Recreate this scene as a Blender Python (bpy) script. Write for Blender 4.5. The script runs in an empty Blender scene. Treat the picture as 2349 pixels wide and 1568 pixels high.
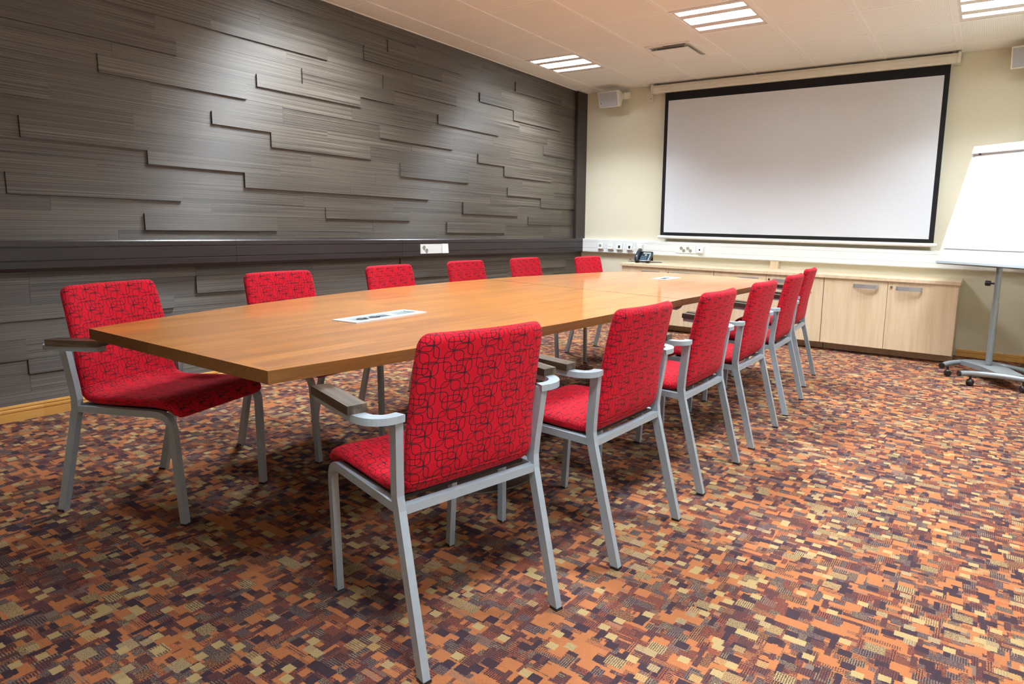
import bpy, bmesh, math, random
from mathutils import Vector, Matrix
PI = math.pi
random.seed(7)
SCN = bpy.context.scene
COL = SCN.collection
H = 2.712            # ceiling height
TILE = 0.618
GX, GY = 0.281, -2.786
RX = 4.89            # right wall
NY = -7.7            # wall behind the camera
TZ = 0.735           # table top

# ------------------------------------------------------------------ materials
class NT:
    """small node-tree writer"""
    def __init__(self, name, rough=0.5, metal=0.0, spec=0.5):
        m = bpy.data.materials.new(name); m.use_nodes = True
        self.m = m; self.t = m.node_tree; self.b = self.t.nodes['Principled BSDF']
        self.b.inputs['Roughness'].default_value = rough
        self.b.inputs['Metallic'].default_value = metal
        self.b.inputs['Specular IOR Level'].default_value = spec
    def n(self, kind, **kw):
        nd = self.t.nodes.new(kind)
        for k, v in kw.items(): setattr(nd, k, v)
        return nd
    def put(self, sock, v):
        if v is None: return
        if isinstance(v, bpy.types.NodeSocket): self.t.links.new(v, sock)
        elif isinstance(v, (tuple, list)):
            sock.default_value = tuple(v) if len(v) == len(sock.default_value) else tuple(v) + (1,)
        else: sock.default_value = v
    def math(self, op, a, b=None, c=None, clamp=False):
        nd = self.n('ShaderNodeMath', operation=op, use_clamp=clamp)
        for i, v in enumerate((a, b, c)): self.put(nd.inputs[i], v)
        return nd.outputs[0]
    def vec(self, op, a, b=None, c=None):
        nd = self.n('ShaderNodeVectorMath', operation=op)
        for i, v in enumerate((a, b, c)): self.put(nd.inputs[i], v)
        return nd.outputs['Value'] if op in ('LENGTH', 'DOT_PRODUCT') else nd.outputs[0]
    def sep(self, v):
        nd = self.n('ShaderNodeSeparateXYZ'); self.put(nd.inputs[0], v); return nd.outputs
    def comb(self, x=0.0, y=0.0, z=0.0):
        nd = self.n('ShaderNodeCombineXYZ')
        for i, v in enumerate((x, y, z)): self.put(nd.inputs[i], v)
        return nd.outputs[0]
    def noise(self, v, scale=5.0, detail=2.0, rough=0.5):
        nd = self.n('ShaderNodeTexNoise'); self.put(nd.inputs['Vector'], v)
        nd.inputs['Scale'].default_value = scale; nd.inputs['Detail'].default_value = detail
        nd.inputs['Roughness'].default_value = rough
        return nd.outputs['Fac']
    def white(self, v):
        nd = self.n('ShaderNodeTexWhiteNoise', noise_dimensions='3D'); self.put(nd.inputs['Vector'], v)
        return nd.outputs['Value'], nd.outputs['Color']
    def ramp(self, f, stops, interp='LINEAR'):
        nd = self.n('ShaderNodeValToRGB'); cr = nd.color_ramp; cr.interpolation = interp
        while len(cr.elements) < len(stops): cr.elements.new(0.5)
        for e, (p, c) in zip(cr.elements, stops): e.position = p; e.color = tuple(c) + (1,)
        self.put(nd.inputs[0], f); return nd.outputs[0]
    def mix(self, f, a, b, blend='MIX'):
        nd = self.n('ShaderNodeMix', data_type='RGBA', blend_type=blend)
        self.put(nd.inputs[0], f); self.put(nd.inputs[6], a); self.put(nd.inputs[7], b)
        return nd.outputs[2]
    def coord(self, which='Object'):
        return self.n('ShaderNodeTexCoord').outputs[which]
    def scale(self, v, s): return self.vec('MULTIPLY', v, s)
    def base(self, c): self.put(self.b.inputs['Base Color'], c)
    def rough(self, c): self.put(self.b.inputs['Roughness'], c)
    def bump(self, h, strength=0.2, dist=0.002):
        nd = self.n('ShaderNodeBump'); self.put(nd.inputs['Height'], h)
        nd.inputs['Strength'].default_value = strength; nd.inputs['Distance'].default_value = dist
        self.put(self.b.inputs['Normal'], nd.outputs[0])

def srgb(r, g, b):
    f = lambda c: (c/255/12.92) if c/255 <= .04045 else ((c/255+.055)/1.055)**2.4
    return (f(r), f(g), f(b))

def flat(name, c, rough=0.5, metal=0.0, spec=0.5, grain=0.06, gscale=40):
    t = NT(name, rough, metal, spec)
    f = t.noise(t.coord(), gscale, 3)
    lo = tuple(max(0, x*(1-grain)) for x in c); hi = tuple(min(1, x*(1+grain)) for x in c)
    t.base(t.ramp(f, [(.3, lo), (.7, hi)]))
    return t.m

M = {}
M['silver'] = flat('silver_paint', (.33, .385, .43), .38, .25, .5, .03, 60)
M['silver_dark'] = flat('grey_metal', (.25, .28, .30), .35, .35, .5, .03, 60)
M['black'] = flat('black_plastic', (.012, .012, .013), .38)
M['brown_plastic'] = flat('dark_brown_plastic', (.035, .028, .024), .4)
M['white'] = flat('white_plastic', (.80, .81, .80), .35, grain=.015)
M['white_board'] = flat('white_board', (.60, .62, .64), .3, grain=.01)
M['paper'] = flat('white_paper', (.62, .63, .65), .7, grain=.01)
M['screen'] = flat('screen_cloth', (.66, .69, .74), .8, spec=.2, grain=.01)
M['screen_black'] = flat('screen_black', (.012, .012, .014), .7, spec=.2)
M['cream_metal'] = flat('cream_metal', (.72, .68, .58), .4, grain=.02)
M['speaker_white'] = flat('speaker_white', (.72, .69, .60), .45, grain=.02)
M['grille'] = flat('speaker_grille', (.40, .40, .42), .6, grain=.1, gscale=400)
M['phone'] = flat('phone_plastic', (.02, .032, .045), .22)
M['phone_key'] = flat('phone_keys', (.07, .12, .17), .35, grain=.3, gscale=150)
M['lcd'] = flat('phone_display', (.38, .46, .45), .2)
M['socket_grey'] = flat('socket_grey', (.30, .30, .26), .5)
M['dark_hole'] = flat('dark_hole', (.01, .01, .01), .6)
M['chrome'] = flat('chrome', (.6, .6, .6), .2, 1.0, grain=.02)
M['handle'] = flat('handle_metal', (.42, .43, .44), .35, .6, grain=.03)
M['trunk_dark'] = flat('dark_trunking', (.026, .019, .019), .33, spec=.5, grain=.05, gscale=3)
M['trunk_white'] = flat('white_trunking', (.80, .82, .82), .35, grain=.01)
M['pedestal'] = flat('pedestal_brown', (.055, .035, .028), .3, grain=.1)
M['frame_silver'] = flat('silver_frame', (.68, .72, .75), .3, .2, grain=.02)
M['insert'] = flat('steel_insert', (.30, .36, .38), .3, .4)
M['lamp_pan'] = flat('lamp_pan', (.70, .62, .56), .5, grain=.01)

def m_glass():
    t = NT('added_window_glass', .03); t.base((1, 1, 1)); t.b.inputs['Transmission Weight'].default_value = 1
    return t.m
M['glass'] = m_glass()

def m_carpet():
    t = NT('carpet', .95, spec=.1)
    P = t.coord('Object'); px, py, pz = t.sep(P)
    wob = t.noise(t.scale(P, (240, 240, 1)), 1, 0)
    wx = t.math('MULTIPLY', t.math('SUBTRACT', wob, .5), .004)
    px = t.math('ADD', px, wx); py = t.math('ADD', py, wx)
    orange, red, maroon, plum = srgb(175,112,72), srgb(157,87,60), srgb(116,72,62), srgb(68,53,60)
    beige, tan, grey, sand = srgb(176,152,106), srgb(166,116,72), srgb(124,106,98), srgb(146,126,100)
    nz = t.noise(t.scale(P, (420, 420, 1)), 1, 1)
    # rows of loops along either axis, broken up by noise
    def stripes(a, per):
        s = t.math('SINE', t.math('MULTIPLY', a, 2*PI/per))
        s = t.math('ADD', s, t.math('MULTIPLY', t.math('SUBTRACT', nz, .5), 5.5))
        return t.math('GREATER_THAN', s, 0.0)
    sx, sy = stripes(px, .0062), stripes(py, .0062)
    speck = t.math('GREATER_THAN', nz, .50)
    dark = [(0, plum), (.36, maroon), (.66, plum), (.86, grey)]
    light = [(0, grey), (.22, sand), (.42, maroon), (.60, tan), (.76, red), (.90, grey)]
    warm = [(0, orange), (.50, red), (.66, tan)]
    redw = [(0, maroon), (.45, red), (.75, orange)]
    K = .60
    layers = [(.100, .085, 2.0, 1.7, dark, light, 1.0), (.150, .048, .55, 5.1, dark, redw, 1.0), (.085, .070, .36, 9.4, warm, redw, .15),
              (.050, .100, .30, 3.3, dark, light, .9), (.130, .027, .28, 7.7, warm, dark, .5), (.072, .046, .30, 2.9, dark, light, .9),
              (.027, .075, .16, 12.1, dark, redw, .8), (.058, .044, .13, 14.9, [(0, plum), (.9, maroon)], dark, 1.0), (.075, .060, .10, 6.3, warm, warm, 0.0),
              (.085, .060, .06, 21.7, [(0, beige), (.5, sand)], dark, 1.0),
              (.050, .040, .085, 17.3, [(0, beige), (.8, sand)], light, .35)]
    col = None
    for i, (w, h, th, seed, p1, p2, wov) in enumerate(layers):
        w, h = w*K, h*K
        v = t.math('ADD', t.math('DIVIDE', py, h), seed*.37); row = t.math('FLOOR', v)
        r0, _ = t.white(t.comb(row, seed, 1.0))
        u = t.math('ADD', t.math('DIVIDE', px, w), t.math('MULTIPLY', r0, 7.0)); cl = t.math('FLOOR', u)
        val, cc = t.white(t.comb(cl, row, seed))
        a, b, c = t.sep(cc)
        c1 = t.ramp(a, p1, 'CONSTANT')
        if wov > 0:
            c2 = t.ramp(b, p2, 'CONSTANT')
            pat = t.math('ADD', t.math('MULTIPLY', sx, t.math('LESS_THAN', c, .36*wov)),
                         t.math('MULTIPLY', sy, t.math('MULTIPLY', t.math('GREATER_THAN', c, .36*wov), t.math('LESS_THAN', c, .72*wov))))
            pat = t.math('ADD', pat, t.math('MULTIPLY', speck, t.math('MULTIPLY', t.math('GREATER_THAN', c, .72*wov), t.math('LESS_THAN', c, wov))), clamp=True)
            c1 = t.mix(t.math('MULTIPLY', pat, .85), c1, c2)
        col = c1 if col is None else t.mix(t.math('LESS_THAN', val, th), col, c1)
    pile = t.noise(t.scale(P, (700, 700, 1)), 1, 1)
    col = t.mix(1.0, col, t.ramp(pile, [(.30, (.50,.49,.51)), (.70, (1.08,1.07,1.04))]), 'MULTIPLY')
    t.base(col); t.bump(pile, .35, .003)
    return t.m
M['carpet'] = m_carpet()

def m_fabric():
    t = NT('red_fabric', .85, spec=.15)
    uv = t.coord('UV')
    T = (.088, .079, 1.0)
    # rounded loops of the print: centre (in repeats), half size, corner radius
    loops = [((.46, .32), (.0245, .0340), .0145), ((.79, .74), (.0250, .0276), .0125), ((.87, .36), (.0255, .0182), .0132),
             ((.06, .02), (.0245, .0226), .0142), ((.13, .56), (.0203, .0178), .0110)]
    dmin = None
    for (cx, cy), (bx, by), r in loops:
        p = t.vec('DIVIDE', uv, T)
        p = t.vec('SUBTRACT', p, (cx-.5, cy-.5, 0.0)); p = t.vec('FRACTION', p)
        p = t.vec('MULTIPLY', t.vec('SUBTRACT', p, (.5, .5, 0.0)), T)
        q = t.vec('SUBTRACT', t.vec('ABSOLUTE', p), (bx-r, by-r, 0.0))
        qx, qy, _ = t.sep(q)
        out = t.vec('LENGTH', t.comb(t.math('MAXIMUM', qx, 0.0), t.math('MAXIMUM', qy, 0.0)))
        ins = t.math('MINIMUM', t.math('MAXIMUM', qx, qy), 0.0)
        d = t.math('ABSOLUTE', t.math('SUBTRACT', t.math('ADD', out, ins), r))
        dmin = d if dmin is None else t.math('MINIMUM', dmin, d)
    line = t.math('LESS_THAN', dmin, .00105)
    w = t.noise(t.scale(uv, (900, 900, 1)), 1, 1)
    red = t.ramp(w, [(.3, (.40, .0032, .013)), (.7, (.55, .006, .021))])
    t.base(t.mix(line, red, (.030, .012, .016)))
    t.bump(w, .25, .001)
    t.b.inputs['Sheen Weight'].default_value = .05
    t.b.inputs['Sheen Tint'].default_value = (1, .45, .45, 1)
    return t.m
M['fabric'] = m_fabric()

def m_oak(name, cols, rough, along='y', stave=.062, coat=0.0):
    t = NT(name, rough)
    P = t.coord('Object'); x, y, z = t.sep(P)
    a, b = (y, x) if along == 'y' else (x, y)
    col_i = t.math('FLOOR', t.math('DIVIDE', b, stave))
    r0, _ = t.white(t.comb(col_i, 3.0, 1.0))
    seg = t.math('FLOOR', t.math('ADD', t.math('DIVIDE', a, .55), t.math('MULTIPLY', r0, 9)))
    tint, tc = t.white(t.comb(col_i, seg, 5.0))
    g = t.comb(t.math('ADD', t.math('MULTIPLY', b, 70), t.math('MULTIPLY', tint, 40)), t.math('MULTIPLY', a, 3.0), t.math('MULTIPLY', z, 70))
    f = t.noise(g, 1, 4, .6)
    f2 = t.noise(t.vec('MULTIPLY', g, (4.0, 3.0, 4.0)), 1, 2)
    v = t.math('ADD', t.math('MULTIPLY', f, .62), t.math('ADD', t.math('MULTIPLY', f2, .22), t.math('MULTIPLY', tint, .20)))
    t.base(t.ramp(v, [(.30, cols[0]), (.52, cols[1]), (.75, cols[2])]))
    t.rough(t.math('ADD', rough-.03, t.math('MULTIPLY', f2, .08)))
    if coat:
        t.b.inputs['Coat Weight'].default_value = coat; t.b.inputs['Coat Roughness'].default_value = .09
    t.bump(f2, .05, .0006)
    return t.m
M['table'] = m_oak('stained_oak', [(.245, .076, .006), (.395, .140, .013), (.49, .196, .026)], .42, coat=.6)
M['table_side_shade'] = m_oak('shaded_oak_side', [(.085, .030, .006), (.135, .052, .010), (.19, .078, .016)], .40, stave=3.0)  # tabletop oak darkened: the shade on its side faces is in the colour
M['pad_wood'] = m_oak('dark_worn_wood', [(.022, .014, .009), (.045, .029, .018), (.12, .082, .050)], .35)
M['pine'] = m_oak('varnished_pine', [(.58, .30, .07), (.68, .37, .10), (.74, .43, .14)], .35)

def m_birch():
    t = NT('light_beech', .42)
    P = t.coord('Object')
    f = t.noise(t.scale(P, (26, 26, 1.6)), 1, 4, .6)
    f2 = t.noise(t.scale(P, (160, 160, 5)), 1, 2)
    v = t.math('ADD', t.math('MULTIPLY', f, .7), t.math('MULTIPLY', f2, .3))
    t.base(t.ramp(v, [(.32, (.58, .43, .27)), (.52, (.66, .52, .35)), (.72, (.71, .57, .41))]))
    return t.m
M['birch'] = m_birch()

def m_panel():
    t = NT('striped_laminate', .58, spec=.9)
    # fine horizontal ribs: highlights spread up and down the wall
    t.b.inputs['Anisotropic'].default_value = .92
    t.put(t.b.inputs['Tangent'], t.comb(0.0, 0.0, 1.0))
    P = t.coord('Object'); x, y, z = t.sep(P)
    at = t.n('ShaderNodeAttribute', attribute_name='tint').outputs['Fac']
    off = t.math('MULTIPLY', at, 37.0)
    g1 = t.comb(0.0, t.math('ADD', t.math('MULTIPLY', y, .6), off), t.math('MULTIPLY', z, 480))
    g2 = t.comb(4.0, t.math('ADD', t.math('MULTIPLY', y, 2.0), off), t.math('MULTIPLY', z, 900))
    f1, f2 = t.noise(g1, 1, 1, .5), t.noise(g2, 1, 1)
    v = t.math('ADD', t.math('MULTIPLY', f1, .66), t.math('ADD', t.math('MULTIPLY', f2, .3), t.math('MULTIPLY', at, .05)))
    t.base(t.ramp(v, [(.38, (.012, .009, .007)), (.48, (.055, .045, .036)), (.60, (.150, .127, .103))]))
    t.bump(v, .2, .0008)
    return t.m
M['panel'] = m_panel()

def m_wall():
    t = NT('cream_wallpaper', .75, spec=.2)
    P = t.coord('Object')
    f = t.noise(t.scale(P, (60, 60, 260)), 1, 2)
    t.base(t.ramp(f, [(.3, (.70, .66, .515)), (.7, (.73, .69, .545))]))
    t.bump(f, .15, .001)
    return t.m
M['wall'] = m_wall()

def m_ceiling():
    t = NT('ceiling_tile', .85, spec=.1)
    P = t.coord('Object'); x, y, z = t.sep(P)
    # fine perforation
    u = t.math('SUBTRACT', t.math('FRACT', t.math('DIVIDE', x, .0125)), .5)
    v = t.math('SUBTRACT', t.math('FRACT', t.math('DIVIDE', y, .0125)), .5)
    d = t.vec('LENGTH', t.comb(u, v))
    # plain margin round each tile
    tu = t.math('ABSOLUTE', t.math('SUBTRACT', t.math('FRACT', t.math('DIVIDE', t.math('SUBTRACT', x, GX), TILE)), .5))
    tv = t.math('ABSOLUTE', t.math('SUBTRACT', t.math('FRACT', t.math('DIVIDE', t.math('SUBTRACT', y, GY), TILE)), .5))
    inside = t.math('LESS_THAN', t.math('MAXIMUM', tu, tv), .455)
    hole = t.math('MULTIPLY', t.math('LESS_THAN', d, .21), inside)
    t.base(t.mix(hole, (.87, .85, .79), (.57, .55, .50)))
    return t.m
M['ceiling'] = m_ceiling()
M['tbar'] = flat('ceiling_bar', (.84, .82, .78), .45, grain=.01)

def m_emit(name, c, s):
    t = NT(name); t.base((.8, .8, .8))
    f = t.noise(t.scale(t.coord(), (40, 3, 3)), 1, 1)
    t.put(t.b.inputs['Emission Color'], c); t.put(t.b.inputs['Emission Strength'], t.math('MULTIPLY', t.math('ADD', f, .55), s))
    return t.m
M['tube'] = m_emit('lamp_tube_glow', (.86, .95, 1.0), 50.0)

# ------------------------------------------------------------------ mesh helpers
def link(name, bm, mat, parent=None, smooth=False, loc=None, bevel=0, bseg=2):
    if bevel:
        es = [e for e in bm.edges if len(e.link_faces) == 2 and e.calc_face_angle(0) > .5]
        bmesh.ops.bevel(bm, geom=es, offset=bevel, segments=bseg, profile=.6, affect='EDGES', clamp_overlap=True)
    bmesh.ops.recalc_face_normals(bm, faces=bm.faces)
    me = bpy.data.meshes.new(name); bm.to_mesh(me); bm.free()
    if smooth:
        me.polygons.foreach_set('use_smooth', [True]*len(me.polygons))
        if smooth == 'auto': me.set_sharp_from_angle(angle=math.radians(40))
    if mat: me.materials.append(mat)
    o = bpy.data.objects.new(name, me); COL.objects.link(o)
    if parent: o.parent = parent
    if loc: o.location = loc
    return o

def box(bm, x0, x1, y0, y1, z0, z1):
    vs = [bm.verts.new((x, y, z)) for x in (x0, x1) for y in (y0, y1) for z in (z0, z1)]
    for f in ((0,1,3,2), (4,6,7,5), (0,4,5,1), (2,3,7,6), (0,2,6,4), (1,5,7,3)):
        bm.faces.new([vs[i] for i in f])
    return vs

def B(*a):
    bm = bmesh.new(); box(bm, *a); return bm

def sweep(bm, path, w, h, up=(0,0,1), caps=True, n=4, round_=False, side=None):
    """sweep a rectangle (w across, h along up) or an ellipse along a path"""
    pts = [Vector(p) for p in path]; rings = []
    N = len(pts)
    for i, p in enumerate(pts):
        a = (pts[i]-pts[i-1]).normalized() if i else (pts[1]-pts[0]).normalized()
        b = (pts[i+1]-pts[i]).normalized() if i < N-1 else a
        t = (a+b).normalized(); k = 1/max(.5, math.cos(a.angle(b)/2)) if a.angle(b) > 1e-4 else 1
        s = t.cross(Vector(up))
        if s.length < 1e-4: s = t.cross(Vector((0, 1, 0)))
        s.normalize()
        if side: s = Vector(side)
        u = s.cross(t).normalized()
        if round_:
            ring = [bm.verts.new(p + s*(w/2*math.cos(2*PI*j/n)) + u*(h/2*math.sin(2*PI*j/n))) for j in range(n)]
        else:
            bend = (b-a); ks = 1 + (k-1)*abs(s.dot(bend.normalized())) if bend.length > 1e-4 else 1
            ku = 1 + (k-1)*abs(u.dot(bend.normalized())) if bend.length > 1e-4 else 1
            ring = [bm.verts.new(p + s*(sx*w/2*ks) + u*(sy*h/2*ku)) for sx, sy in ((-1,-1),(1,-1),(1,1),(-1,1))]
        rings.append(ring)
    m = len(rings[0])
    for r0, r1 in zip(rings, rings[1:]):
        for j in range(m): bm.faces.new((r0[j], r0[(j+1) % m], r1[(j+1) % m], r1[j]))
    if caps: bm.faces.new(rings[0][::-1]); bm.faces.new(rings[-1])

def tube(path, r, n=14):
    bm = bmesh.new(); sweep(bm, path, 2*r, 2*r, n=n, round_=True); return bm

def lathe(prof, n=32, c=(0,0,0)):
    bm = bmesh.new(); rings = []
    for r, z in prof:
        rings.append([bm.verts.new((c[0]+r*math.cos(2*PI*j/n), c[1]+r*math.sin(2*PI*j/n), c[2]+z)) for j in range(n)] if r > 1e-6 else [bm.verts.new((c[0], c[1], c[2]+z))])
    for a, b in zip(rings, rings[1:]):
        for j in range(n):
            if len(a) == 1 and len(b) == 1: continue
            if len(a) == 1: bm.faces.new((a[0], b[(j+1) % n], b[j]))
            elif len(b) == 1: bm.faces.new((a[j], a[(j+1) % n], b[0]))
            else: bm.faces.new((a[j], a[(j+1) % n], b[(j+1) % n], b[j]))
    return bm

def prism(poly, z0, z1, bm=None):
    bm = bm or bmesh.new()
    lo = [bm.verts.new((x, y, z0)) for x, y in poly]; hi = [bm.verts.new((x, y, z1)) for x, y in poly]
    bm.faces.new(lo[::-1]); bm.faces.new(hi); n = len(poly)
    for i in range(n): bm.faces.new((lo[i], lo[(i+1) % n], hi[(i+1) % n], hi[i]))
    return bm

def move(bm, M4): bmesh.ops.transform(bm, matrix=M4, verts=bm.verts); return bm

def bez(p0, p1, p2, n=8):
    p0, p1, p2 = Vector(p0), Vector(p1), Vector(p2)
    return [p0*(1-t)**2 + p1*2*t*(1-t) + p2*t*t for t in [i/n for i in range(n+1)]]

def tag(o, label=None, cat=None, group=None, kind=None):
    if label: o['label'] = label
    if cat: o['category'] = cat
    if group: o['group'] = group
    if kind: o['kind'] = kind
    return o

def thing(name, label, cat, loc=(0,0,0), rz=0, group=None):
    o = bpy.data.objects.new(name, None); COL.objects.link(o)
    o.location = loc; o.rotation_euler = (0, 0, rz); o.empty_display_size = .1
    return tag(o, label, cat, group)

def dup(root, loc, rz, label, group=None):
    r = root.copy(); COL.objects.link(r); r.location = loc; r.rotation_euler = (0, 0, rz); tag(r, label, None, group)
    for ch in list(root.children):
        c = ch.copy(); COL.objects.link(c); c.parent = r
        for g in ch.children:
            d = g.copy(); COL.objects.link(d); d.parent = c
    return r

def struct(name, bm, mat, parent=None, **k):
    o = link(name, bm, mat, parent, **k)
    o['kind'] = 'structure'
    return o

# ------------------------------------------------------------------ room shell
struct('floor', B(-.1, RX+.1, NY-.1, .1, -.1, 0), M['carpet'])
struct('wall_far', B(-.1, RX+.1, 0, .1, 0, H+.3), M['wall'])
WY0, WY1, WZ0, WZ1 = -6.3, -2.7, .95, 2.25  # opening for an added window, out of view, to justify fill light
bm = bmesh.new()
box(bm, RX, RX+.1, NY, WY0, 0, H+.3); box(bm, RX, RX+.1, WY1, 0, 0, H+.3); box(bm, RX, RX+.1, WY0, WY1, 0, WZ0); box(bm, RX, RX+.1, WY0, WY1, WZ1, H+.3)
struct('wall_right', bm, M['wall'])
bm = bmesh.new()
for a, b in ((WY0, WY0+.05), (WY1-.05, WY1), (-5.12, -5.07), (-3.93, -3.88)): box(bm, RX+.03, RX+.08, a, b, WZ0, WZ1)
for a, b in ((WZ0, WZ0+.05), (WZ1-.05, WZ1)): box(bm, RX+.032, RX+.078, WY0, WY1, a, b)
wn = struct('window_added_1', bm, M['white'])  # invented window, unseen by the camera
link('pane', B(RX+.052, RX+.056, WY0+.04, WY1-.04, WZ0+.04, WZ1-.04), M['glass'], wn)
struct('wall_near', B(-.1, RX+.1, NY-.1, NY, 0, H+.3), M['wall'])

# left wall: backing, then rows of laminate boards, some standing proud
def left_wall():
    bm = bmesh.new(); tint = bm.faces.layers.float.new('tint')
    def board(y0, y1, z0, z1, d, tv, x0=0.0):
        n0 = len(bm.faces)
        box(bm, x0, d, y0, y1, z0, z1)
        bm.faces.ensure_lookup_table()
        for f in bm.faces[n0:]: f[tint] = tv
    board(NY, 0, 0, H+.3, 0.0, .5, -.1)
    zs = [1.604]; steps_up = [.100, .082, .111]; steps_dn = [.111, .082, .100]
    i = 0
    while zs[-1] < H: zs.append(zs[-1]+steps_up[i % 3]); i += 1
    lo = [1.604]; i = 0
    while lo[-1] > .02: lo.append(max(0, lo[-1]-steps_dn[i % 3])); i += 1
    zs = sorted(set(round(z, 4) for z in lo[1:]+zs))
    L = .838
    proud = [(2.583,-4.357),(2.29,-4.394),(2.29,-5.232),(2.079,-5.444),(1.704,-6.096),(1.493,-5.393),(1.411,-4.808),(1.311,-4.227),(1.311,-3.389),
             (1.897,-5.022),(1.704,-4.426),(1.604,-4.026),(1.997,-4.109),(1.2,-5.470),(1.018,-4.849),(1.118,-3.616),(2.372,-3.223),(2.19,-3.040),
             (2.079,-3.770),(2.29,-1.893),(2.19,-1.375),(2.483,-1.333),(1.997,-2.437),(1.786,-3.087),(1.704,-1.914),(1.604,-1.523),(1.897,-.850),
             (1.493,-2.876),(1.411,-1.453),(1.311,-.870),(1.2,-2.110),(1.118,-1.096),(1.018,-2.328),(2.483,-2.985),
             (.614,-4.580),(.532,-5.556),(.321,-6.295),(.239,-5.457),(.532,-3.95),(.614,-3.0),(.725,-2.9),(.432,-2.4),(.614,-1.2)]
    rnd = random.Random(3)
    for a, b in zip(zs, zs[1:]):
        b = min(b, H)
        starts = sorted(y for z, y in proud if abs(z-a) < .012)
        ph = starts[0] if starts else -rnd.uniform(0, L)
        # continue the bond from the proud board, restarting where one is given
        cuts = []
        y = ph
        while y > NY: y -= L
        while y < 0:
            nxt = y+L
            for s in starts:
                if y+.02 < s < nxt-.02: nxt = s
            cuts.append((max(y, NY), min(nxt, 0))); y = nxt
        for y0, y1 in cuts:
            isp = any(abs(y0-s) < .03 for s in starts)
            d = .0185 if isp or abs(a-.825) < .01 else .0075 + rnd.uniform(0, .0012)
            board(y0+.0004, y1-.0004, a+.0003, b-.0003, d, rnd.random())
    o = struct('wall_left', bm, M['panel'])
    return o
left_wall()

# ceiling: perforated tiles, a few cells taken by lamps
LAMPS = [(0,2), (3,1), (6,2), (0,-2), (3,-3), (6,-2), (6,-6)]
def ceiling():
    bm = bmesh.new()
    ix = [0.0] + [GX+TILE*i for i in range(8)] ; ix = [x for x in ix if x < RX] + [RX]
    jy = [GY+TILE*j for j in range(-8, 5)]; jy = [NY] + [y for y in jy if NY < y < 0] + [0.0]
    g = .0025; top = H+.02
    for a, b in zip(ix, ix[1:]):
        for c, d in zip(jy, jy[1:]):
            ii, jj = round((a-GX)/TILE), round((c-GY)/TILE)
            if (ii, jj) in LAMPS and abs(b-a-TILE) < .01: continue
            box(bm, a+g, b-g, c+g, d-g, H, top)
    box(bm, 0, RX, NY, 0, top+.08, top+.1)
    o = struct('ceiling', bm, M['ceiling'])
    bm = bmesh.new()
    for x in ix[1:-1]: box(bm, x-.011, x+.011, NY, -.02, H-.004, H+.03)
    for y in jy[1:-1]: box(bm, 0, RX, y-.004, y+.004, H-.0015, H+.03)
    link('ceiling_grid', bm, M['tbar'], o)
    bm = bmesh.new()
    box(bm, 0.0, .022, NY, -.2, H-.006, H-.0005); box(bm, .05, .10, -.21, 0, H-.012, H-.0005); box(bm, .022, .05, -.22, -.2, H-.012, H-.0005)
    link('edge_strip', bm, M['tbar'], o)
ceiling()

# skirting boards with two grooves
def skirting(name, p0, p1, nrm, h):
    bm = bmesh.new()
    prof = [(0, 0), (.016, 0), (.016, h*.50), (.011, h*.53), (.011, h*.57), (.016, h*.60), (.016, h*.72), (.009, h*.77), (.009, h*.82), (.013, h*.86), (.010, h), (0, h)]
    p0, p1, nrm = Vector(p0), Vector(p1), Vector(nrm)
    r = [[bm.verts.new(p + nrm*a + Vector((0, 0, b))) for a, b in prof] for p in (p0, p1)]
    n = len(prof)
    for i in range(n): bm.faces.new((r[0][i], r[0][(i+1) % n], r[1][(i+1) % n], r[1][i]))
    bm.faces.new(r[0][::-1]); bm.faces.new(r[1])
    return struct(name, bm, M['pine'])
skirting('baseboard_left', (.0195, NY, 0), (.0195, 0, 0), (1, 0, 0), .085)
skirting('baseboard_far', (4.19, 0, 0), (RX, 0, 0), (0, -1, 0), .066)
skirting('baseboard_right', (RX, NY, 0), (RX, -.02, 0), (-1, 0, 0), .066)

# ------------------------------------------------------------------ trunking
t = thing('cable_trunking', 'dark brown cable trunking running along the striped laminate wall', 'trunking', (0, -3, .79))
def trunk_bars(y0, y1, base):
    bm = bmesh.new()
    prof = [(.0186, .793), (.054, .796), (.060, .812), (.060, .846), (.0565, .8485), (.0565, .8515), (.060, .854), (.060, .918), (.0565, .9205), (.0565, .9235), (.060, .926), (.060, .953), (.055, .960), (.0186, .960)]
    r = [[bm.verts.new((a, y+3, b-.79)) for a, b in prof] for y in (y0, y1)]
    n = len(prof)
    for i in range(n): bm.faces.new((r[0][i], r[0][(i+1) % n], r[1][(i+1) % n], r[1][i]))
    bm.faces.new(r[0][::-1]); bm.faces.new(r[1])
    return link('channel', bm, M['trunk_dark'], base)
trunk_bars(NY, -4.335, t); trunk_bars(-4.333, -2.912, t); trunk_bars(-2.910, -.052, t)
t = thing('cable_trunking', 'dark vertical cable trunking standing in the corner from ceiling to wall channel', 'trunking', (0, 0, .96))
link('channel', B(.02, .055, -.205, -.001, .0005, H-.96-.013), M['trunk_dark'], t, bevel=.003)
t = thing('cable_trunking', 'white cable trunking along the cream wall under the projection screen', 'trunking', (2.4, 0, .79))
bm = bmesh.new()
prof = [(.0008, .795), (.046, .797), (.052, .806), (.052, .846), (.049, .8475), (.049, .8495), (.052, .851), (.052, .922), (.049, .9235), (.049, .9255), (.052, .927), (.052, .955), (.046, .962), (.0008, .962)]
r = [[bm.verts.new((x-2.4, -a, b-.79)) for a, b in prof] for x in (.0605, RX)]
for i in range(len(prof)): bm.faces.new((r[0][i], r[0][(i+1) % len(prof)], r[1][(i+1) % len(prof)], r[1][i]))
bm.faces.new(r[0][::-1]); bm.faces.new(r[1])
link('channel', bm, M['trunk_white'], t)

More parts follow.
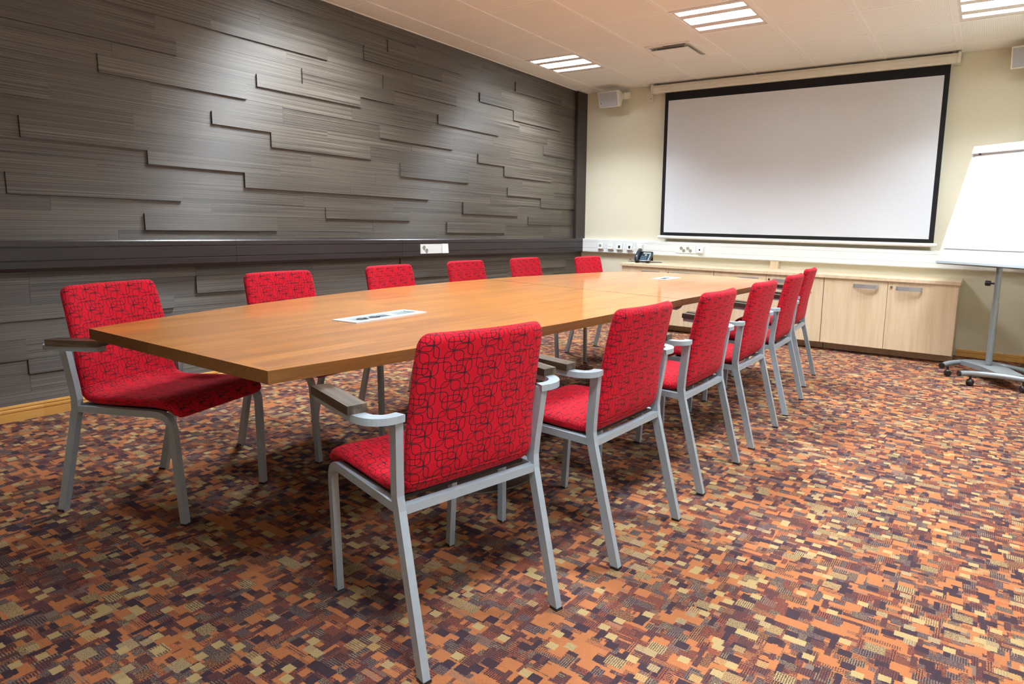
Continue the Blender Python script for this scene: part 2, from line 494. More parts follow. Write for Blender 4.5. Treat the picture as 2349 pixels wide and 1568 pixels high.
# sockets ------------------------------------------------------------
def socket(x, kind, label):
    t = thing('wall_socket', label, 'socket', (x, -.052, .878), 0, 'sockets on the white trunking')
    pl = B(-.041, .041, -.012, .0, -.041, .041)
    link('face_plate', pl, M['white'], t, bevel=.004)
    bm = bmesh.new(); box(bm, -.034, .034, -.026, -.012, -.030, .028)
    if kind != 'blank':
        # the insert leans out towards the bottom
        for v in bm.verts:
            if v.co.z > 0 and v.co.y < -.02: v.co.y = -.016
    link('insert', bm, M['white'], t, bevel=.002)
    if kind == 'round':
        link('outlet', move(lathe([(0, .0), (.017, .0), (.017, .003), (.014, .004), (.012, .001), (0, .001)], 20), Matrix.Translation((0, -.0225, .006)) @ Matrix.Rotation(PI/2, 4, 'X')), M['socket_grey'], t)
    elif kind == 'pins':
        for s in (-1, 1): link('pin_hole', B(s*.012-.006, s*.012+.006, -.0245, -.018, -.004, .002), M['socket_grey'], t)
    elif kind == 'data':
        for s in (-1, 1): link('data_port', B(-.013, .013, -.0245, -.016, s*.0085-.0075, s*.0085+.0075), M['dark_hole'], t)
    elif kind == 'dot':
        link('data_port', B(-.012, .004, -.0245, -.016, -.006, .010), M['dark_hole'], t)
socket(.329, 'round', 'white wall plate with one round grey outlet, nearest the corner trunking')
socket(.470, 'pins', 'white wall plate with two small slits, between the round outlet and the data ports')
socket(.595, 'data', 'white wall plate with black data ports, right of the slit plate')
socket(.735, 'data', 'white wall plate with black data ports, close left of the desk phone')
socket(.870, 'blank', 'blank white wall plate partly behind the phone handset')
socket(1.631, 'dot', 'white wall plate with one small black port, right of the four round outlets')
t = thing('wall_socket', 'flat white plate with four round outlets under the projection screen', 'socket', (1.45, -.052, .878), 0, 'sockets on the white trunking')
link('face_plate', B(-.125, .125, -.008, 0, -.041, .041), M['white'], t, bevel=.003)
for dx, dz in ((-.050, .012), (-.018, -.014), (.030, .012), (.062, -.014)):
    link('outlet', move(lathe([(0, 0), (.019, 0), (.019, .002), (.016, .003), (.014, .0005), (0, .0005)], 20), Matrix.Translation((dx, -.008, dz)) @ Matrix.Rotation(PI/2, 4, 'X')), M['socket_grey'], t)
t = thing('wall_socket', 'white double wall plate on the trunking behind the flip chart pole', 'socket', (4.63, -.052, .872), 0, 'sockets on the white trunking')
link('face_plate', B(-.075, .075, -.012, 0, -.041, .041), M['white'], t, bevel=.004)
link('insert', B(-.065, .065, -.028, -.012, -.034, .030), M['white'], t, bevel=.003)
# plate on the dark trunking
t = thing('wall_socket', 'long white socket plate set in the dark trunking on the left wall', 'socket', (.060, -2.545, .872))
link('face_plate', B(0, .008, -.165, .09, -.041, .043), M['white'], t, bevel=.003)
for dy, dz in ((-.128, .014), (-.098, -.014)):
    o = link('outlet', move(lathe([(0, 0), (.017, 0), (.017, .002), (.014, .003), (.012, .0005), (0, .0005)], 20), Matrix.Translation((.008, dy, dz)) @ Matrix.Rotation(PI/2, 4, 'Y')), M['socket_grey'], t)
    link('earth_pin', B(.009, .012, dy-.003, dy+.005, dz-.021, dz-.015), M['dark_hole'], o)
sw = B(0, .020, .092, .164, -.041, .045)
for v in sw.verts:
    if v.co.x > .01 and v.co.z > 0: v.co.x = .012
link('switch', sw, M['white'], t, bevel=.003)

# ------------------------------------------------------------------ projection screen
t = thing('projection_screen', 'white pull-down projection screen with black border on the far wall', 'projection screen', (2.5, 0, 1.0))
X0, X1, Z0, Z1 = 1.135, 3.925, 1.032, 2.602
bm = B(X0-2.5, X1-2.5, -.0735, -.0705, Z0-1, Z1-1+.02); link('black_border', bm, M['screen_black'], t)
link('screen_cloth', B(1.178-2.5, 3.882-2.5, -.0755, -.0735, 1.066-1, 2.518-1), M['screen'], t)
bm = bmesh.new(); sweep(bm, [(X0-.03-2.5, -.072, .012), (X1+.03-2.5, -.072, .012)], .026, .034, n=12, round_=True)
link('bottom_bar', bm, M['white'], t, smooth='auto')
bm = bmesh.new()
prof = [(-.018, 1.606), (-.105, 1.606), (-.122, 1.618), (-.124, 1.66), (-.112, 1.688), (-.018, 1.692)]
r = [[bm.verts.new((x-2.5, a, b)) for a, b in prof] for x in (1.0, 3.975)]
for i in range(len(prof)): bm.faces.new((r[0][i], r[0][(i+1) % len(prof)], r[1][(i+1) % len(prof)], r[1][i]))
bm.faces.new(r[0][::-1]); bm.faces.new(r[1])
link('casing', bm, M['cream_metal'], t)
for a, b in ((.978, 1.0), (3.975, 3.998)):
    bm = B(a-2.5, b-2.5, -.130, -.012, 1.600, 1.694); link('end_cap', bm, M['cream_metal'], t, bevel=.012)
link('ceiling_bracket', B(1.005-2.5, 1.035-2.5, -.1, -.02, 1.694, H-1-.004), M['silver_dark'], t)
link('ceiling_bracket', B(3.93-2.5, 3.96-2.5, -.1, -.02, 1.694, H-1-.004), M['silver_dark'], t)
t = thing('switch_box', 'small cream box on the wall at the left end of the screen casing', 'switch', (.915, 0, 2.60))
link('body', B(-.043, .043, -.03, 0, -.066, .066), M['cream_metal'], t, bevel=.004)
link('button', move(lathe([(0, .003), (.005, .003), (.005, 0)], 10), Matrix.Translation((.016, -.03, -.035)) @ Matrix.Rotation(PI/2, 4, 'X')), M['dark_hole'], t)

# ------------------------------------------------------------------ loudspeakers
def loudspeaker(loc, rz, tilt, label, side):
    t = thing('loudspeaker', label, 'speaker', loc, rz)
    t.rotation_euler = (tilt, 0, rz)
    w, h, d = .135, .088, .15
    bm = bmesh.new()
    f = [(-w, -h), (w, -h), (w, h), (-w, h)]; fr = [bm.verts.new((x, -d/2, z)) for x, z in f]
    mid = [bm.verts.new((x*.99, -d/2+.05, z*.98)) for x, z in f]
    bk = [bm.verts.new((x*.72, d/2, z*.45+.02)) for x, z in f]
    for a, b in ((fr, mid), (mid, bk)):
        for i in range(4): bm.faces.new((a[i], a[(i+1) % 4], b[(i+1) % 4], b[i]))
    bm.faces.new(fr[::-1]); bm.faces.new(bk)
    link('cabinet', bm, M['speaker_white'], t, bevel=.006)
    link('grille', B(-w+.012, w-.010, -d/2-.005, -d/2+.004, -h+.010, h-.014), M['grille'], t, bevel=.004)
    link('badge', move(lathe([(0, .002), (.006, .002), (.006, 0)], 12), Matrix.Translation((-side*(w-.03), -d/2-.005, -h+.05)) @ Matrix.Rotation(PI/2, 4, 'X')), M['dark_hole'], t)
    bm = bmesh.new()
    box(bm, side*.10-.012, side*.10+.012, d/2-.07, d/2+.02, -.01, .04)
    box(bm, side*.115-.02, side*.115+.02, d/2-.01, d/2+.118, -.025, .045)
    link('wall_bracket', bm, M['speaker_white'], t, bevel=.004)
loudspeaker((.505, -.185, 2.575), math.radians(-4), math.radians(15), 'small white loudspeaker left of the projection screen under the ceiling', 1)
loudspeaker((4.515, -.185, 2.585), math.radians(-10), math.radians(12), 'small white loudspeaker right of the projection screen, cut by the photo edge', -1)

# ------------------------------------------------------------------ ceiling lamps and vent
LAMP_LABEL = {(0,2): 'recessed ceiling light beside the laminate wall, nearest the corner speaker',
 (3,1): 'recessed ceiling light over the middle of the room, in front of the air vent',
 (6,2): 'recessed ceiling light at the right, above the flip chart', (0,-2): 'recessed ceiling light over the laminate wall, cut by the photo top',
 (3,-3): 'recessed ceiling light above the near half of the table', (6,-2): 'recessed ceiling light beside the right wall, middle of its row',
 (0,-6): 'recessed ceiling light by the laminate wall behind the camera', (3,-7): 'recessed ceiling light in the middle behind the camera',
 (6,-6): 'recessed ceiling light by the right wall behind the camera'}
SLOTS = [(.075, .215), (.345, .468), (.478, .600), (.745, .880)]
lamp0 = None
def make_lamp(label):
    t = thing('ceiling_light', label, 'ceiling light', (0, 0, H), 0, 'recessed fluorescent ceiling lights')
    w = TILE-.026; x0 = -w/2
    bm = bmesh.new()
    ys = [0.0] + [v for s in SLOTS for v in s] + [1.0]
    for a, b in zip(ys[::2], ys[1::2]): box(bm, -w/2, w/2, -w/2+a*w, -w/2+b*w, .0, .012)
    for s in SLOTS:
        for e0, e1 in ((-w/2, -w/2+.03), (w/2-.03, w/2)): box(bm, e0, e1, -w/2+s[0]*w, -w/2+s[1]*w, 0, .012)
    link('panel', bm, M['lamp_pan'], t)
    bm = bmesh.new()
    for e in (-w/2-.002, w/2-.010): box(bm, e, e+.012, -w/2, w/2, -.004, .05)
    for e in (-w/2-.002, w/2-.010): box(bm, -w/2+.0105, w/2-.0105, e, e+.012, -.0038, .0498)
    link('frame', bm, M['tbar'], t)
    link('housing', B(-w/2, w/2, -w/2, w/2, .058, .066), M['tbar'], t)
    for s in SLOTS:
        yc = -w/2+(s[0]+s[1])/2*w
        o = link('tube', tube([(-w/2+.032, yc, .030), (w/2-.032, yc, .030)], .012, 12), M['tube'], t, smooth='auto')
        bm = bmesh.new()
        for k in range(17): 
            x = -w/2+.045+k*(w-.09)/16
            box(bm, x-.0012, x+.0012, -w/2+s[0]*w, -w/2+s[1]*w, .002, .016)
        q = link('louvre', bm, M['chrome'], t)
        q2 = link('reflector', B(-w/2+.03, w/2-.03, -w/2+s[0]*w, -w/2+s[1]*w, .046, .050), M['tube'], t)
    return t
for i, j in LAMPS:
    loc = (GX+TILE*(i+.5), GY+TILE*(j+.5), H)
    if lamp0 is None: lamp0 = make_lamp(LAMP_LABEL[(i, j)]); lamp0.location = loc
    else: dup(lamp0, loc, 0, LAMP_LABEL[(i, j)])

LIGHT_E = 34.0
for i, j in LAMPS:
    cx, cy = GX+TILE*(i+.5), GY+TILE*(j+.5)
    w = TILE-.026
    for s0, s1 in ((SLOTS[0]), (SLOTS[1][0], SLOTS[2][1]), (SLOTS[3])):
        L = bpy.data.lights.new('lamp_glow', 'AREA'); L.shape = 'RECTANGLE'
        L.size = w-.07; L.size_y = (s1-s0)*w; L.energy = LIGHT_E*(s1-s0)/.51; L.spread = math.radians(122)
        L.color = (.84, .93, 1.0)
        o = bpy.data.objects.new('lamp_glow', L); COL.objects.link(o)
        o.location = (cx, cy-w/2+(s0+s1)/2*w, H-.001)

L = bpy.data.lights.new('fill_light', 'AREA'); L.shape = 'RECTANGLE'; L.size = WZ1-WZ0-.1; L.size_y = WY1-WY0-.1  # added fill light from the invented window, brightens ceiling and walls
L.energy = 9; L.color = (.84, .93, 1.0)
o = bpy.data.objects.new('fill_light', L); COL.objects.link(o)
o.location = (RX+.025, (WY0+WY1)/2, (WZ0+WZ1)/2); o.rotation_euler = (0, math.radians(90), 0)

t = thing('ceiling_vent', 'square white ceiling air vent hanging slightly below its tile', 'vent', (1.79, -1.20, H))
bm = bmesh.new()
for a in (-.215, .195): box(bm, a, a+.02, -.215, .195, -.012, 0)
for a, b in ((-.235, -.2152), (.1952, .215)): box(bm, -.215, .215, a, b, -.012, 0)
link('frame', bm, M['tbar'], t)
link('throat', B(-.19, .19, -.20, .19, -.003, -.0005), M['cream_metal'], t)
link('slot', B(-.06, .15, -.205, -.175, -.006, -.003), M['dark_hole'], t)
link('plate', B(-.195, .170, -.165, .195, -.032, -.026), M['tbar'], t, bevel=.002)
for x, y in ((-.15, -.13), (.13, -.13), (.13, .16), (-.15, .16)): link('hanger', B(x-.004, x+.004, y-.004, y+.004, -.027, -.002), M['tbar'], t)

# ------------------------------------------------------------------ low cabinets and worktops
CABX = [(.913, 1.994), (1.994, 3.085), (3.085, 4.180)]
CLAB = ['light wood low cabinet under the desk phone, leftmost of three', 'light wood low cabinet in the middle, half hidden behind the table', 'light wood low cabinet at the right end, both doors in full view']
CF = -.558
def handle(parent, x, z):
    bm = bmesh.new()
    w = .103
    path = [(x-w, CF-.001, z), (x-w, CF-.014, z), (x-w+.014, CF-.026, z), (x, CF-.033, z), (x+w-.014, CF-.026, z), (x+w, CF-.014, z), (x+w, CF-.001, z)]
    sweep(bm, path, .004, .036)
    return link('handle', bm, M['handle'], parent)
for k, (a, b) in enumerate(CABX):
    t = thing('low_cabinet', CLAB[k], 'cabinet', (a, 0, 0), 0, 'low cabinets along the far wall')
    link('carcass', B(.002, b-a-.002, -.538, -.002, .078, .688), M['birch'], t)
    link('plinth', B(.004, b-a-.004, -.40, -.03, 0, .078), M['birch'], t)
    m = (b-a)/2
    for s, (x0, x1) in enumerate(((.003, m-.002), (m+.002, b-a-.003))):
        d = link('door', B(x0, x1, CF, -.539, .080, .690), M['birch'], t, bevel=.001, bseg=1)
        hx = x1-.18 if s == 0 else x0+.17
        handle(d, hx, .632)
        if s == 1:
            link('lock', move(lathe([(0, .001), (.004, .001), (.005, .006), (.010, .006), (.0105, 0)], 16), Matrix.Translation((x0+.026, CF, .640)) @ Matrix.Rotation(PI/2, 4, 'X')), M['chrome'], d, smooth='auto')
tag(link('worktop', B(.903, 1.9935, -.572, -.002, .690, .717), M['birch'], bevel=.002), 'short light wood worktop section carrying the black desk phone', 'worktop')
tag(link('worktop', B(1.9945, 4.190, -.572, -.002, .690, .717), M['birch'], bevel=.002), 'long light wood worktop section over the middle and right cabinets', 'worktop')
tag(link('cable_cover', B(2.428, 2.512, -.075, -.002, .717, .795), M['birch'], bevel=.001), 'small light wood block standing on the worktop beneath the white trunking', 'cable cover')

# ------------------------------------------------------------------ desk phone
t = thing('desk_phone', 'black desk phone with corded handset on the light wood worktop', 'phone', (1.04, -.31, .717), math.radians(8))
R = Matrix.Rotation(math.radians(38), 4, 'X')
up = Matrix.Translation((0, -.05, .022)) @ R
link('body', move(B(-.075, .105, 0, .15, -.012, .008), up), M['phone'], t, bevel=.004)
link('display', move(B(-.005, .085, .118, .142, .008, .011), up), M['lcd'], t)
link('label_plate', move(B(.022, .044, .088, .102, .008, .011), up), M['paper'], t)
bm = bmesh.new()
for r_ in range(4):
    for c_ in range(3): box(bm, -.015+c_*.025, .003+c_*.025, .012+r_*.017, .023+r_*.017, .008, .012)
link('keypad', move(bm, up), M['phone_key'], t)
bm = bmesh.new()
for r_ in range(6): box(bm, .074, .092, .012+r_*.017, .022+r_*.017, .008, .011)
link('side_keys', move(bm, up), M['lcd'], t)
bm = bmesh.new(); sweep(bm, [(-.05, -.012, .016), (-.05, .0, .034), (-.05, .04, .043), (-.05, .10, .045), (-.05, .15, .040), (-.05, .168, .022)], .046, .030, up=(0, 0, 1), n=12, round_=True)
link('handset', move(bm, up), M['phone'], t, smooth='auto')
link('stand', move(B(-.06, .1, .09, .10, -.115, -.01), Matrix.Translation((0, -.05, .022))@Matrix.Rotation(math.radians(14), 4, 'X') @ Matrix.Translation((0, .03, .085))), M['black'], t)
link('foot', B(-.068, -.03, -.055, -.03, 0, .02), M['black'], t); link('foot', B(.06, .098, -.055, -.03, 0, .02), M['black'], t)
link('cord', tube([(-.075, .02, .03), (-.10, .02, .012), (-.14, .015, .010), (-.16, .05, .032), (-.175, .07, .03), (-.19, .05, .006), (-.13, .09, .006), (-.05, .10, .006), (.1, .13, .006), (.19, .12, .006)], .004, 8), M['black'], t, smooth='auto')

# ------------------------------------------------------------------ flip chart
ang = math.atan2(.54, -.84)           # direction of the board's bottom edge, leftwards
t = thing('flip_chart', 'white flip chart easel on castors in front of the cream wall', 'flip chart', (4.445, -.95, 0), 0)
d = Vector((-.841, .541, 0)); n = Vector((-.541, -.841, 0))
tilt = math.radians(20); upv = Vector((0, 0, 1))*math.cos(tilt) - n*math.sin(tilt); nb = d.cross(upv).normalized()
if nb.dot(n) < 0: nb = -nb
BL = Vector((4.010, -.752, .889)) - Vector((4.445, -.95, 0))
def bd(u0, u1, v0, v1, w0, w1):
    """box in board coordinates: u from the left edge, v up, w out towards the viewer"""
    bm = bmesh.new(); vs = box(bm, 0, 1, 0, 1, 0, 1)
    for v in vs:
        u, q, w = (u0, u1)[round(v.co.x)], (v0, v1)[round(v.co.y)], (w0, w1)[round(v.co.z)]
        v.co = BL - d*u + upv*q + nb*w
    return bm
link('board', bd(0, .70, 0, 1.0, -.018, 0), M['white_board'], t, bevel=.002)
link('bottom_tray', bd(-.003, .703, -.014, .004, -.020, .012), M['silver_dark'], t, bevel=.002)
link('paper_pad', bd(.02, .68, .115, .955, .0012, .006), M['paper'], t)
link('clamp_bar', bd(.0, .70, .935, .998, .0065, .028), M['white'], t, bevel=.004)
link('clamp_pin', bd(.055, .07, .927, .934, .008, .02), M['dark_hole'], t)
link('sticker', bd(.648, .69, .012, .055, .0002, .0012), M['lcd'], t)
link('edge_rim', bd(-.006, .0, .0, 1.0, -.020, .003), M['white'], t)
pole_top = BL - d*.35 + upv*.45 - nb*.045
link('pole', tube([(0, 0, .115), (0, 0, .60)], .024, 20), M['silver_dark'], t, smooth='auto')
link('inner_pole', tube([(0, 0, .60), (0, 0, .96)], .021, 20), M['silver_dark'], t, smooth='auto')
bm = bmesh.new(); sweep(bm, [Vector((0, 0, .9)), BL - d*.35 + upv*.10 - nb*.04], .05, .04); sweep(bm, [BL - d*.35 + upv*.05 - nb*.03, BL - d*.35 + upv*.6 - nb*.03], .05, .03, up=tuple(nb))
link('tilt_bracket', bm, M['silver_dark'], t)
kb = bmesh.new(); sweep(kb, [(-.02, 0, .745), (-.05, .01, .745)], .014, .014, n=10, round_=True); sweep(kb, [(-.048, .01, .745), (-.06, .013, .745), (-.078, .02, .745)], .042, .042, n=14, round_=True)
link('height_knob', kb, M['black'], t, smooth='auto')
O = Vector((4.445, -.95, 0))
def w2l(x, y, z): return Vector((x, y, z)) - O
back = [w2l(4.135, -1.105, .09), w2l(4.175, -.98, .09), w2l(4.24, -.865, .09), w2l(4.32, -.79, .09), w2l(4.42, -.765, .09), w2l(4.53, -.80, .09), w2l(4.64, -.88, .09), w2l(4.72, -.97, .09), w2l(4.77, -1.06, .09)]
front = [w2l(4.262, -1.345, .09), w2l(4.34, -1.295, .09), w2l(4.43, -1.27, .09), w2l(4.53, -1.262, .09), w2l(4.62, -1.28, .09), w2l(4.71, -1.32, .09), w2l(4.79, -1.38, .09)]
def smooth_path(pts, k=5):
    out = []
    n_ = len(pts)
    for i in range(n_-1):
        p0, p1, p2, p3 = pts[max(i-1, 0)], pts[i], pts[i+1], pts[min(i+2, n_-1)]
        for s in range(k):
            u = s/k
            out.append(.5*((2*p1)+(p2-p0)*u+(2*p0-5*p1+4*p2-p3)*u*u+(3*p1-p0-3*p2+p3)*u**3))
    out.append(pts[-1]); return out
fb = link('foot_tube', tube(smooth_path(back), .021, 16), M['silver_dark'], t, smooth='auto')
ff = link('foot_tube', tube(smooth_path(front), .021, 16), M['silver_dark'], t, smooth='auto')
for par, path in ((fb, back), (ff, front)):
    for a, b in ((path[0], path[1]), (path[-1], path[-2])):
        e = (a-b).normalized()
        link('end_cap', tube([a-e*.004, a+e*.008], .0225, 16), M['black'], par, smooth='auto')
link('base_plate', prism([(q.x, q.y) for q in (w2l(4.245, -.862, 0), w2l(4.35, -.78, 0), w2l(4.47, -.79, 0), w2l(4.56, -.93, 0), w2l(4.67, -1.25, 0), w2l(4.60, -1.27, 0), w2l(4.50, -1.262, 0), w2l(4.40, -1.06, 0))], .075, .110), M['silver_dark'], t, bevel=.003)
for x, y, z in ((4.175, -1.045, .30), (4.335, -1.312, 1.2), (4.665, -1.315, 2.2), (4.735, -.985, .8)):
    c = w2l(x, y, 0)
    wh = link('castor', move(lathe([(0, -.021), (.020, -.021), (.026, -.015), (.026, .015), (.020, .021), (0, .021)], 20), Matrix.Translation(c+Vector((0, 0, .026))) @ Matrix.Rotation(z, 4, 'Z') @ Matrix.Rotation(PI/2, 4, 'X')), M['black'], t, smooth='auto')
    link('castor_stem', tube([c+Vector((.0, .0, .045)), c+Vector((0, 0, .078))], .009, 10), M['black'], wh, smooth='auto')

# ------------------------------------------------------------------ conference table
rx = lambda y: -.046*y*y - .386*y + 2.214
lx = lambda y: .092*y*y + .677*y + 2.727
near = [(rx(y), y) for y in (-5.822, -5.6, -5.3, -5.0, -4.7, -4.4, -4.1, -3.85)] + [(3.010, -3.626)]
near += [(1.484, -3.444)] + [(lx(y), y) for y in (-3.7, -4.0, -4.3, -4.6, -4.9, -5.2, -5.5, -5.826)]
farp = [(3.010, -3.620), (3.027, -3.34), (3.040, -3.05), (3.048, -2.81), (3.052, -2.60), (3.046, -2.40), (3.022, -2.20), (2.984, -2.05), (2.940, -1.945), (2.870, -1.885),
        (2.70, -1.850), (2.48, -1.832), (2.26, -1.818), (2.06, -1.826), (1.94, -1.850), (1.85, -1.905), (1.77, -1.985), (1.71, -2.085), (1.665, -2.215), (1.604, -2.53), (1.545, -2.84), (1.500, -3.174), (1.484, -3.438)]
t = thing('conference_table', 'long boat-shaped oak conference table with two halves and twelve chairs around it', 'table', (2.3, -3.8, 0))
def top(poly):
    bm = prism([(x-2.3, y+3.8) for x, y in poly], TZ-.034, TZ)
    o = link('tabletop', bm, M['table'], t, bevel=.0028)
    o.data.materials.append(M['table_side_shade'])
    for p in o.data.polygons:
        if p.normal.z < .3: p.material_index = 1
    return o
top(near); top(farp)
for cx, cy in ((2.465, -4.62), (2.33, -2.75)):
    p = link('pedestal', lathe([(0, .702), (.16, .702), (.16, .690), (.055, .685), (.055, .035), (.07, .026), (.28, .016), (.296, .010), (.30, 0), (0, 0)], 48, (cx-2.3, cy+3.8, 0)), M['pedestal'], t, smooth='auto')
    link('rim', lathe([(.2985, .001), (.3015, .001), (.3015, .006), (.2985, .006), (.2985, .001)], 48, (cx-2.3, cy+3.8, 0)), M['chrome'], p)
lb = bmesh.new(); sweep(lb, [(.66, .12, .692), (.655, .18, .680), (.65, .24, .684), (.65, .27, .695)], .045, .012)
lt = link('latch', lb, M['pedestal'], t)
link('latch_ring', move(lathe([(.008, -.004), (.014, -.004), (.014, .004), (.008, .004), (.008, -.004)], 16), Matrix.Translation((.665, .235, .688)) @ Matrix.Rotation(PI/2, 4, 'Y')), M['chrome'], lt)
for (cx, cy, rz, ln) in ((2.372, -5.045, math.radians(5), .365), (2.338, -2.41, math.radians(2), .27)):
    Mx = Matrix.Translation((cx-2.3, cy+3.8, TZ)) @ Matrix.Rotation(rz, 4, 'Z')
    w = .062
    bm = bmesh.new()
    box(bm, -w, w, -ln/2, -ln/2+.028, -.002, .004); box(bm, -w, w, ln/2-.028, ln/2, -.002, .004)
    box(bm, -w, -w+.026, -ln/2+.028, ln/2-.028, -.002, .004); box(bm, w-.026, w, -ln/2+.028, ln/2-.028, -.002, .004)
    pb = link('power_box', move(bm, Mx), M['frame_silver'], t)
    link('socket_strip', move(B(-w+.026, w-.026, -ln/2+.028, ln/2-.028, -.001, .0012), Mx), M['insert'], pb)
    for k in range(2):
        y = -ln/2+.085+k*.062
        link('outlet', move(lathe([(0, .0015), (.013, .0015), (.020, .0032), (.022, .0012)], 20), Mx @ Matrix.Translation((0, y, 0))), M['dark_hole'], pb)
        link('earth_clip', move(B(-.004, .004, y+.010, y+.016, .0025, .005), Mx), M['chrome'], pb)
    link('data_jack', move(B(-.02, .02, .028, .062, .0012, .003), Mx), M['frame_silver'], pb)
    link('data_jack', move(B(-.012, .012, -.006, .018, .0012, .003), Mx), M['phone_key'], pb)

# ------------------------------------------------------------------ armchair
def shell(s0, s1, name, parent):
    """part of the upholstered shell, between two stations of its side profile"""
    prof = [(.266, .398), (.263, .412), (.250, .428), (.225, .439), (.17, .444), (.08, .442), (0, .438), (-.07, .436), (-.115, .440), (-.142, .452), (-.158, .474), (-.168, .505), (-.180, .565), (-.194, .64), (-.208, .71), (-.222, .775), (-.233, .822), (-.2375, .842)]
    wid  = [.205, .210, .212, .213, .213, .212, .210, .207, .205, .203, .202, .201, .199, .197, .195, .193, .190, .188]
    P3 = [Vector((0, y, z)) for y, z in prof]
    K = 6
    pts = smooth_path(P3, K); W = []
    for i in range(len(wid)-1):
        for s in range(K): W.append(wid[i]+(wid[i+1]-wid[i])*s/K)
    W.append(wid[-1])
    arc = [0]
    for a, b in zip(pts, pts[1:]): arc.append(arc[-1]+(b-a).length)
    Ltot = arc[-1]; i0, i1 = s0*K, s1*K
    bm = bmesh.new(); uvl = bm.loops.layers.uv.new('UVMap')
    NX = 26; rings = []; info = {}
    for i in range(i0, i1+1):
        tn = (pts[min(i+1, len(pts)-1)]-pts[max(i-1, 0)]).normalized(); nr = Vector((0, tn.z, -tn.y))   # towards the sitter
        e0, e1 = arc[i], Ltot-arc[i]
        th = .0185
        def cap(e, r): return math.sqrt(max(0, 1-(1-min(e, r)/r)**2))
        kt = min(cap(e0+.001, .02), cap(e1+.001, .018)); 
        rc = .034
        w = W[i] - rc*(1-cap(e1+.003, rc)) - .035*(1-cap(e0+.003, .035))
        conc = .022*min(1, max(0, (arc[i]-.40)/.18))     # the back is hollow across
        ring = []
        for side in (1, -1):
            xs = [(-1+2*j/NX) for j in range(NX+1)]
            if side < 0: xs = xs[::-1][1:-1]
            for q in xs:
                xx = math.sin(q*PI/2)*.35+q*.65
                hh = (1-abs(xx)**14)**.5 if abs(xx) < 1 else 0
                p = pts[i] + Vector((w*xx, 0, 0)) + nr*(side*th*kt*max(hh, .06)) + Vector((0, conc*(xx*xx)*1.0, 0))
                v = bm.verts.new(p); info[v] = (w*xx, arc[i]); ring.append(v)
                ed = (1-max(hh, .06))*th*(1 if xx > 0 else -1); ek = (1-kt)*th*1.3
                info[v] = (w*xx + ed, arc[i] + (ek if e1 < e0 else -ek))
        rings.append(ring)
    m = len(rings[0])
    for a, b in zip(rings, rings[1:]):
        for j in range(m): bm.faces.new((a[j], a[(j+1) % m], b[(j+1) % m], b[j]))
    bm.faces.new(rings[0][::-1]); bm.faces.new(rings[-1])
    for f in bm.faces:
        for l in f.loops: l[uvl].uv = info[l.vert]
    return link(name, bm, M['fabric'], parent, smooth=True)

def make_chair(label):
    t = thing('armchair', label, 'chair', (0, 0, 0), 0, 'red patterned armchairs around the table')
    shell(0, 10, 'seat', t); shell(10, 17, 'backrest', t)
    S = .024
    for s in (-1, 1):
        # front leg turning into the side rail
        path = [(s*.194, .261, .004), (s*.205, .249, .350)] + [tuple(v) for v in bez((s*.205, .249, .350), (s*.207, .247, .414), (s*.209, .180, .411), 10)][1:] + [(s*.212, -.150, .405)]
        bm = bmesh.new(); sweep(bm, path, .020, S, side=(1, 0, 0))
        lg = link('leg', bm, M['silver'], t, bevel=.003, bseg=2)
        link('foot_cap', B(s*.194-.011, s*.194+.011, .249, .273, 0, .008), M['black'], lg)
        # rear leg running up into the arm post
        path = [(s*.215, -.260, .004), (s*.213, -.155, .400), (s*.215, -.150, .440), (s*.218, -.155, .50), (s*.226, -.172, .641)]
        bm = bmesh.new(); sweep(bm, path, .020, .030, side=(1, 0, 0))
        lg = link('leg', bm, M['silver'], t, bevel=.003, bseg=2)
        link('foot_cap', B(s*.215-.012, s*.215+.012, -.276, -.246, 0, .008), M['black'], lg)
        # arm: flat bar curving outwards then forwards, dark wooden pad on it
        path = [(s*.216, -.174, .642), (s*.240, -.180, .643)] + [tuple(v) for v in bez((s*.240, -.180, .643), (s*.297, -.182, .644), (s*.299, -.105, .647), 12)][1:] + [(s*.298, .080, .655)]
        bm = bmesh.new(); sweep(bm, path, .032, .018)
        ar = link('armrest', bm, M['silver'], t, bevel=.002, bseg=2)
        bm = bmesh.new(); sweep(bm, [(s*.299, -.126, .6660), (s*.298, .084, .6740)], .047, .022)
        link('arm_pad', bm, M['pad_wood'], ar, bevel=.004, bseg=3)
        link('seat_bracket', B(s*.165-.012, s*.165+.012, .10, .13, .400, .426), M['chrome'], t)
    link('crossbar', B(-.204, .204, -.169, -.145, .391, .413), M['silver'], t, bevel=.002)
    bm = bmesh.new(); box(bm, -.196, .196, -.125, .20, .412, .4205)
    link('seat_pan', bm, M['brown_plastic'], t, bevel=.003)
    return t

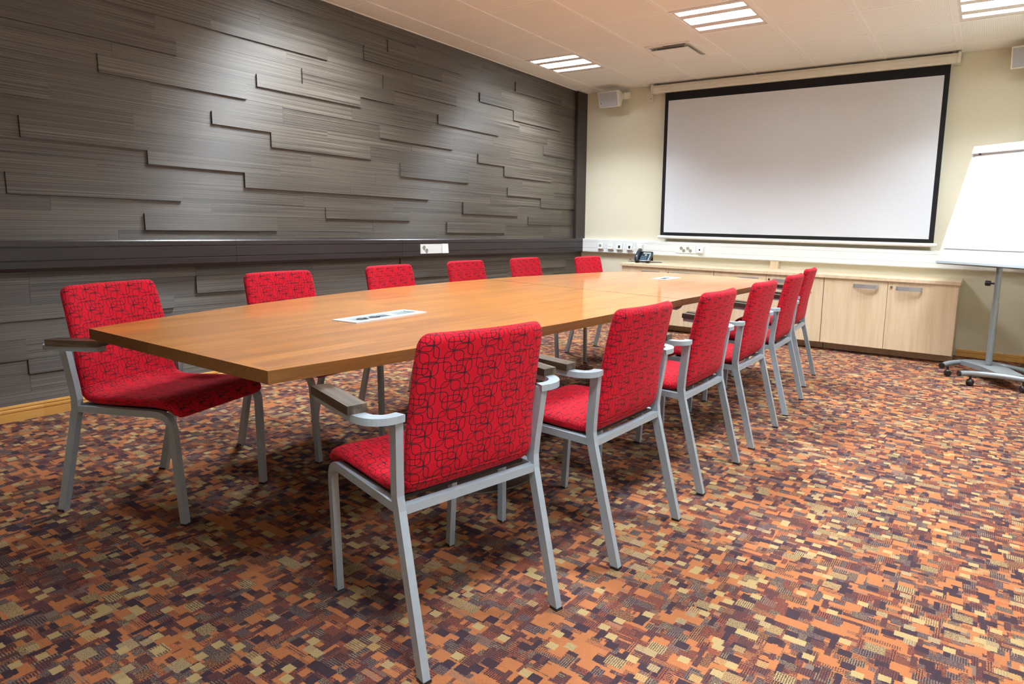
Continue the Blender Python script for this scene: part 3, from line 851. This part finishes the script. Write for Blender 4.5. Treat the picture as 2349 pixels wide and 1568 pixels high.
CH = [
 ('A', 3.085, -5.435, 77.5, 'red patterned armchair nearest the camera, seen from behind with worn arm pads'),
 ('B', 3.171, -4.769, 87.5, 'red patterned armchair behind the nearest one on the right side, seat visible'),
 ('C', 3.170, -4.075, 89.3, 'red patterned armchair third along the right side of the table, opposite the table seam'),
 ('D', 3.166, -3.406, 90.0, 'red patterned armchair fourth along the right side of the table'),
 ('E', 3.143, -2.717, 91.5, 'red patterned armchair second from the far end of the right side'),
 ('F', 3.050, -1.930, 93.7, 'red patterned armchair at the far right corner of the table, before the cabinets'),
 ('L1', 1.677, -5.525, -70.3, 'red patterned armchair at the near left corner of the table, front and seat visible'),
 ('L2', 1.566, -4.815, -84.5, 'red patterned armchair second along the left side, its back rising beside the near power box'),
 ('L3', 1.497, -4.068, -84.5, 'red patterned armchair third along the left side, left of the white wall socket'),
 ('L4', 1.419, -3.337, -87.6, 'red patterned armchair fourth along the left side, just under the white wall socket'),
 ('L5', 1.385, -2.622, -90.0, 'red patterned armchair second from the far end on the left side'),
 ('L6', 1.560, -1.965, -93.5, 'red patterned armchair at the far left corner, in front of the room corner')]
c0 = None
for k, x, y, a, lab in CH:
    if c0 is None:
        c0 = make_chair(lab); c0.location = (x, y, 0); c0.rotation_euler = (0, 0, math.radians(a))
    else: dup(c0, (x, y, 0), math.radians(a), lab)

# ------------------------------------------------------------------ camera
yaw, pit, rol = math.radians(31.712), math.radians(-8.104), math.radians(1.386)
F = Vector((-math.sin(yaw)*math.cos(pit), math.cos(yaw)*math.cos(pit), math.sin(pit)))
r0 = Vector((math.cos(yaw), math.sin(yaw), 0)); u0 = r0.cross(F)
r_ = r0*math.cos(rol)+u0*math.sin(rol); u_ = -r0*math.sin(rol)+u0*math.cos(rol)
cam = bpy.data.cameras.new('camera'); co = bpy.data.objects.new('camera', cam); COL.objects.link(co)
mw = Matrix((( r_.x, u_.x, -F.x, 4.352), (r_.y, u_.y, -F.y, -6.669), (r_.z, u_.z, -F.z, 1.097), (0, 0, 0, 1)))
co.matrix_world = mw
cam.sensor_width = 36; cam.sensor_fit = 'HORIZONTAL'
cam.lens = 1440.163/2349*36
cam.shift_x = (1174.5-1364.454)/2349; cam.shift_y = (727.262-784)/2349
cam.clip_start = .02
SCN.camera = co

wd = bpy.data.worlds.new('world'); SCN.world = wd; wd.use_nodes = True
wd.node_tree.nodes['Background'].inputs[0].default_value = (.75, .88, 1.0, 1)
vs = SCN.view_settings
vs.view_transform = 'Standard'; vs.look = 'None'; vs.gamma = 1.0; vs.exposure = 0.12; vs.use_curve_mapping = False
